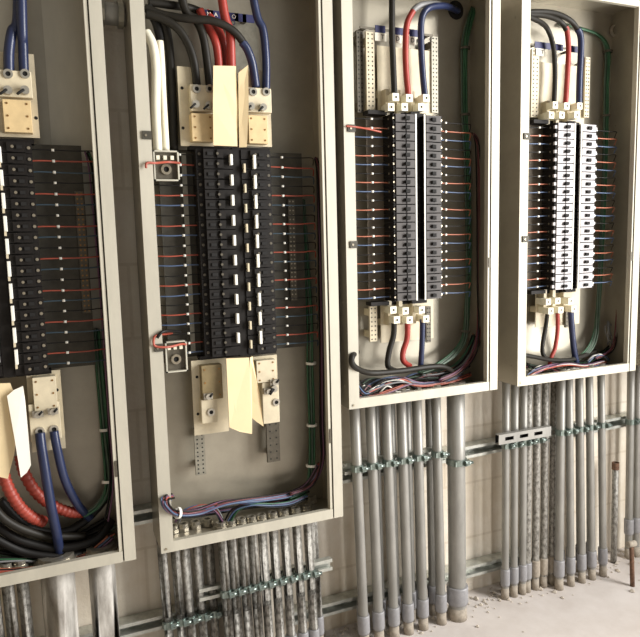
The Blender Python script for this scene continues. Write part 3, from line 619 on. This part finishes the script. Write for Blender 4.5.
bundle('wire_bundle', 'black and green wires heaped behind the others in the fourth panel', [(528, 366, 1.68), (545, 368, 1.69), (565, 362, 1.695), (585, 364, 1.70), (606, 352, 1.71), (616, 340, 1.715)], ['wblack', 'dgreen', 'wblack', 'wblack', 'darkred', 'wblack', 'wgreen', 'wblack'], .014, .0030, jit=.8)
bundle('wire_bundle', 'loose black and white wires under the lower lugs of the fourth panel', [(532, 372, 1.635), (545, 366, 1.65), (560, 372, 1.66), (574, 367, 1.66), (592, 370, 1.67)], ['wblack', 'wwhite', 'wblack', 'darkred', 'wblack'], .010, .0026, jit=1.1)
bundle('wire_bundle', 'black wires coiled on the floor of the third panel behind the rest', [(360, 386, 1.67), (376, 380, 1.69), (396, 384, 1.70), (418, 376, 1.70), (440, 376, 1.70), (466, 366, 1.71)], ['wblack', 'dgreen', 'wblack', 'wblack', 'darkred', 'wblack', 'wblack', 'wblue'], .015, .0032, jit=.9)
bundle('wire_bundle', 'black and white wires looping at the front left lip of the third panel', [(358, 400, 1.63), (366, 386, 1.64), (376, 396, 1.65), (386, 385, 1.65), (396, 392, 1.655), (410, 390, 1.66)], ['wblack', 'wwhite', 'wblack', 'wblack', 'darkred'], .008, .0028, jit=1.2)
bundle('wire_bundle', 'black wires heaped under the blue cables of the first panel', [(-8, 545, 1.70), (22, 552, 1.71), (55, 548, 1.71), (85, 538, 1.71), (110, 524, 1.71)], ['wblack', 'wblack', 'cblack', 'wblack', 'dgreen', 'wblack', 'wblack', 'wblack'], .024, .0060, jit=.7)
cable('wire', 'red wire lying over the left flange of the third panel near its top', 'wire', [(381, 132, 1.64), (368, 129, 1.625), (356, 127, 1.597), (346, 126, 1.592)], .0026, 'wred')
# coil in the fourth panel
pts = []
c0 = at(609, 333, 1.70)
for i in range(60):
    a = i/60*2*math.pi*3.2; rr = .017+.004*math.sin(i*.9)
    pts.append(c0+Vector((math.cos(a)*rr, .012*math.sin(i*.37), math.sin(a)*rr*2.1)))
tag(MB().tube(pts, .0018, 6).build('wire_coil', 'wgrey'), 'loose pale coil of thin wire hanging at the lower right of the fourth panel', 'wire')

# ---------------------------------------------------------------- struts
def channel(x0, x1, yf, z, h=.041, d=.041, label='', slots=(), mk='strut', name='strut_channel', drop=0):
    m = MB(); th = .0025; a = z-h/2; b = z+h/2
    if slots:                                   # solid slotted face towards the room
        m.box(x0, x1, yf, yf+th, a, a+h*.32).box(x0, x1, yf, yf+th, b-h*.32, b)
        xs = [x0]+[v for s in slots for v in s]+[x1]
        for i in range(0, len(xs), 2): m.box(xs[i], xs[i+1], yf, yf+th, a+h*.32, b-h*.32)
        m.box(x0, x1, yf+th, yf+d, a, a+th).box(x0, x1, yf+th, yf+d, b-th, b)
        m.box(x0, x1, yf+d, yf+d+.001, a, b, 1)
    else:
        m.box(x0, x1, yf+d-th, yf+d, a, b).box(x0, x1, yf, yf+d-th, a, a+th).box(x0, x1, yf, yf+d-th, b-th, b)
        m.box(x0, x1, yf, yf+th, a+th, a+.010).box(x0, x1, yf, yf+th, b-.010, b-th)
        m.box(x0, x1, yf+th, yf+.009, a+.008, a+.010).box(x0, x1, yf+th, yf+.009, b-.010, b-.008)
    if drop:
        for v in m.v: v.z += (v.x-x0)*drop
    return tag(m.build(name, [mk, 'hole']), label, 'metal channel')
SY = YB+.001
channel(-.9, 2.6, SY, -.755, label='long zinc strut channel on the wall behind and beside the panels', drop=.0157)
channel(-.9, .42, SY, -1.055, label='short zinc strut channel low on the wall below the first panel')
channel(.62, 1.52, SY, -1.150, label='zinc strut channel low on the wall behind the third panel conduits')
channel(.778, 1.110, 1.6875, -.682, .036, .020, label='short strut under the third panel carrying its row of clamps')
s0 = at(497, 440, 1.655); s1 = at(549, 432, 1.655)
channel(s0.x, s1.x, 1.645, (s0.z+s1.z)/2+.004, .033, .018, label='bright slotted strut piece with three oval holes in front of the fourth panel conduits',
        slots=[(s0.x+.025, s0.x+.060), (s0.x+.085, s0.x+.120), (s0.x+.145, s0.x+.180)], mk='galv')
channel(1.555, 1.80, 1.6875, -.680, .036, .020, label='short strut behind the right-hand clamps under the fourth panel')
q0 = at(199, 592, 1.69); q1 = at(332, 567, 1.69)
channel(q0.x, q1.x, 1.6865, (q0.z+q1.z)/2, .036, .020, label='strut carrying the long row of clamps under the second panel')

# ---------------------------------------------------------------- conduits
def conduit(x, y, r, ztop, label, group, clamp=None, dx=0, foot=FL, coup=True, mk='galv', zcoup=None, cm='coupling'):
    """an upright pipe from the panel into the floor with its locknut, coupling and clamp as parts"""
    t = thing('conduit', (x+dx, y, foot), label, 'conduit', group)
    zc = (foot+.105 if zcoup is None else zcoup)
    X = lambda z: x+dx*(ztop-z)/(ztop-foot)
    MB().tube([(X(z), y, z) for z in (ztop+.010, ztop-.25, (ztop+foot)/2, foot+.02, foot-.004)], [r, r, r, r, r*.98], 16).build('pipe', mk, t)
    m = MB().ring((X(ztop), y, ztop+.003), (0, 0, 1), r*.75, r*1.32, .009, 8); m.ring((X(ztop), y, ztop+.012), (0, 0, 1), r*.6, r*1.08, .010, 12)
    m.build('locknut', 'lugmetal', t)
    if coup:
        m = MB(); rr = r*1.20+.001
        m.tube([(X(zc-.060), y, zc-.060), (X(zc-.055), y, zc-.055), (X(zc-.005), y, zc-.005), (X(zc), y, zc)], [rr*.95, rr, rr, rr*.96], 16)
        m.build('coupling', cm, t)
        MB().tube([(X(foot+.042), y, foot+.042), (X(foot), y, foot-.002)], [r*1.02, r*1.1], 14).build('dusty_foot', 'dusty', t)
    if clamp is not None:
        z = clamp; xx = X(z); m = MB(); s = 1 if r < .02 else 1.3
        m.ring((xx, y, z-.009), (0, 0, 1), r+.0002, r+.0040, .020, 18)
        m.box(xx+r*.62, xx+r*.62+.012, y-r-.008, y-r*.55, z-.008, z+.008)
        m.box(xx-r*.62-.006, xx-r*.62, y-r-.003, y-r*.55, z-.008, z+.008)
        co = m.build('pipe_clamp', 'clamp', t)
        m = MB().cyl((xx+r*.5, y-r-.006, z), (xx+r*.62+.020, y-r-.006, z), .0052, 8); m.ring((xx+r*.3, y-r-.006, z), (1, 0, 0), .001, .0098, .007, 6)
        m.build('clamp_bolt', 'clamp', co)
    return t
NUM = ['leftmost', 'second', 'third', 'fourth', 'fifth', 'sixth', 'seventh', 'eighth', 'ninth', 'tenth', 'eleventh', 'twelfth', 'rightmost']
def nth(i, n): return 'leftmost' if i == 0 else ('rightmost' if i == n-1 else NUM[i]+' from left')
zb3 = -.473; zb2 = -.782
x3 = [.804, .856, .910, .962, 1.017, 1.086]
for i, x in enumerate(x3):
    conduit(x, 1.668, .0152, zb3, '%s of the six slim front conduits under the third panel' % nth(i, 6).replace(' from left', ' from left'), 'front conduits under the third panel', clamp=-.675, dx=.020)
for i, (x, r) in enumerate([(.806, .014), (.872, .014), (.927, .014), (.985, .014), (1.020, .012), (1.068, .013)]):
    conduit(x+.028, 1.7225, r, zb3, '%s of the slim back-row conduits behind those under the third panel' % nth(i, 6), 'back row conduits under the third panel', dx=.012, coup=True)
conduit(1.163, 1.672, .0290, zb3, 'single thick conduit at the right under the third panel', 'thick conduits', clamp=-.712, dx=.008, zcoup=FL+.115)
# fourth panel
x4 = [1.353, 1.395, 1.432]
for i, x in enumerate(x4):
    conduit((x+(.01 if i == 0 else .005))*1.012, 1.696, .0125, zb3, '%s of the slim conduits passing under the slotted strut of the fourth panel' % ('leftmost', 'second from left', 'third from left')[i], 'left conduits under the fourth panel', clamp=-.70, dx=.006, zcoup=FL+.11)
for i, x in enumerate([1.478, 1.515, 1.552, 1.590]):
    conduit(x, 1.700, .0125, zb3, '%s of the four shaded set-back conduits in the middle under the fourth panel' % nth(i, 4), 'middle conduits under the fourth panel', clamp=-.70 if i < 2 else None, dx=.006, mk='galvspeckled', cm='dusty' if i > 0 else 'coupling', foot=FL, zcoup=FL+.11)
x4 = [1.587, 1.622, 1.668, 1.713, 1.768]
for i, x in enumerate(x4):
    conduit(x, 1.665, .0128 if i else .0145, zb3, '%s of the five bright right-hand conduits under the fourth panel' % nth(i, 5), 'right conduits under the fourth panel', clamp=-.675, dx=[.010, .030, .036, .040, .038][i], zcoup=FL+.11)
for i, x in enumerate([1.60, 1.645, 1.69, 1.74]):
    conduit(x+.03, 1.7225, .011, zb3, '%s of the conduits behind the five bright ones of the fourth panel' % nth(i, 4), 'back row conduits under the fourth panel', dx=.03)
# fifth panel group at the photo edge
for i, (x, dx) in enumerate([(1.975, .020), (2.012, .022)]):
    conduit(x, 1.720, .0135, zb3, ('left' if i == 0 else 'right')+' of the two conduits at the right photo edge', 'conduits at the right photo edge', clamp=-.705, dx=dx, zcoup=FL+.16)
# leaning stub
t = thing('conduit_stub', (at(613.6, 560, 1.72).x, 1.72, FL), 'short open-topped pipe stub standing alone beside the fourth panel conduits', 'pipe')
p = at(615.5, 464, 1.72)
MB().tube([(at(613.6, 560, 1.72).x, 1.72, FL-.003), p], .0115, 14).build('pipe', 'galvspeckled', t)
MB().ring((p.x, p.y, p.z-.02), (0, 0, 1), .0116, .0135, .026, 14).build('rusty_collar', 'rust', t)
# rusty stake with a cap
sx = at(632.5, 583, 1.60)
t = thing('iron_stake', (sx.x, sx.y, FL), 'rusty iron stake with a pale cap at the right photo edge', 'stake')
tp = at(632, 546, 1.60).z; ft = FL
sc = 1.60*(FL/at(632.5, 586, 1.60).z); sx = at(632.5, 586, sc); tp = at(631.5, 545, sc)
t.location = (sx.x, sx.y, FL); LOC[t.name] = Vector(t.location)
MB().tube([(sx.x, sx.y, FL-.003), (tp.x, tp.y, tp.z)], .008, 10).build('stake_shaft', 'rust', t)
MB().tube([(tp.x-.018, tp.y, tp.z+.005), (tp.x+.016, tp.y, tp.z+.003)], .011, 10).build('stake_cap', 'dusty', t)

# second panel
for i, (px, dx) in enumerate([(166, .012), (179, .012), (189, .010), (201, .010), (213, .010)]):
    p = at(px, 590, 1.705)
    conduit(p.x-.006, 1.705, .0125, zb2, '%s of the five darker set-back conduits under the left of the second panel' % nth(i, 5), 'left conduits under the second panel', clamp=-1.040, dx=dx, mk='galvspeckled', coup=True)
for i, px in enumerate([226, 235.5, 246, 256, 266, 277, 288, 300, 311]):
    p = at(px, 590, 1.668)
    conduit(p.x-.006, 1.668, .0130, zb2, '%s of the nine front conduits clamped under the second panel' % nth(i, 9), 'front conduits under the second panel', clamp=(q0.z+q1.z)/2+.003, dx=.014, mk='galvspeckled', coup=True)
conduit(at(318, 590, 1.70).x-.003, 1.7225, .0125, zb2, 'conduit set back at the right end under the second panel', 'front conduits under the second panel', dx=.014, mk='galvspeckled')
# first panel
for i, px in enumerate([-6, 9, 24]):
    p = at(px, 605, 1.675)
    conduit(p.x, 1.675, .0140, zb2, '%s of the slim conduits at the lower left photo corner' % nth(i, 3), 'slim conduits under the first panel', dx=.01, mk='galvspeckled')
conduit(at(60, 605, 1.672).x, 1.672, .0400, zb2, 'thick conduit under the middle of the first panel', 'thick conduits', dx=.0, mk='cthick')
conduit(at(104, 600, 1.672).x, 1.672, .0330, zb2, 'thick conduit under the right corner of the first panel', 'thick conduits', dx=.0, mk='cthick')
# horizontal fitting between first and second panel
a = at(112, 14, 1.70); b = Vector((.2165, 1.70, a.z))
t = thing('conduit_nipple', (a.x, 1.70, a.z-.03), 'grey conduit nipple joining the first and second panels at the top', 'pipe fitting')
MB().tube([(.1545, 1.70, a.z), (.2165, 1.70, a.z)], .026, 18).build('pipe', 'galv', t)
MB().ring((.158, 1.70, a.z), (1, 0, 0), .0265, .033, .010, 8).build('locknut', 'bar', t)
MB().ring((.200, 1.70, a.z), (1, 0, 0), .0265, .032, .012, 18).build('locknut', 'bar', t)
a = at(137, 512, 1.70)

# ---------------------------------------------------------------- rubble along the wall foot
m = MB(); random.seed(3)
for i in range(520):
    x = random.uniform(.7, 2.5); y = WY-abs(random.gauss(0, .07))-.012
    if random.random() < .12: y -= random.uniform(0, .12)
    s = random.choice([.003, .004, .005, .008]) * random.uniform(.6, 1.4)
    c = Vector((x, y, FL+s*.3)); vs = []
    for (a, b, cc) in ((1, 0, 0), (-1, 0, 0), (0, 1, 0), (0, -1, 0), (0, 0, .8), (0, 0, -.6)):
        vs.append(c+Vector((a, b, cc))*s*random.uniform(.7, 1.3))
    m.add(vs, [(0, 2, 4), (2, 1, 4), (1, 3, 4), (3, 0, 4), (2, 0, 5), (1, 2, 5), (3, 1, 5), (0, 3, 5)])
tag(m.build('rubble', 'rubble'), 'loose crumbs of mortar strewn on the floor along the wall foot', 'rubble', kind='stuff')
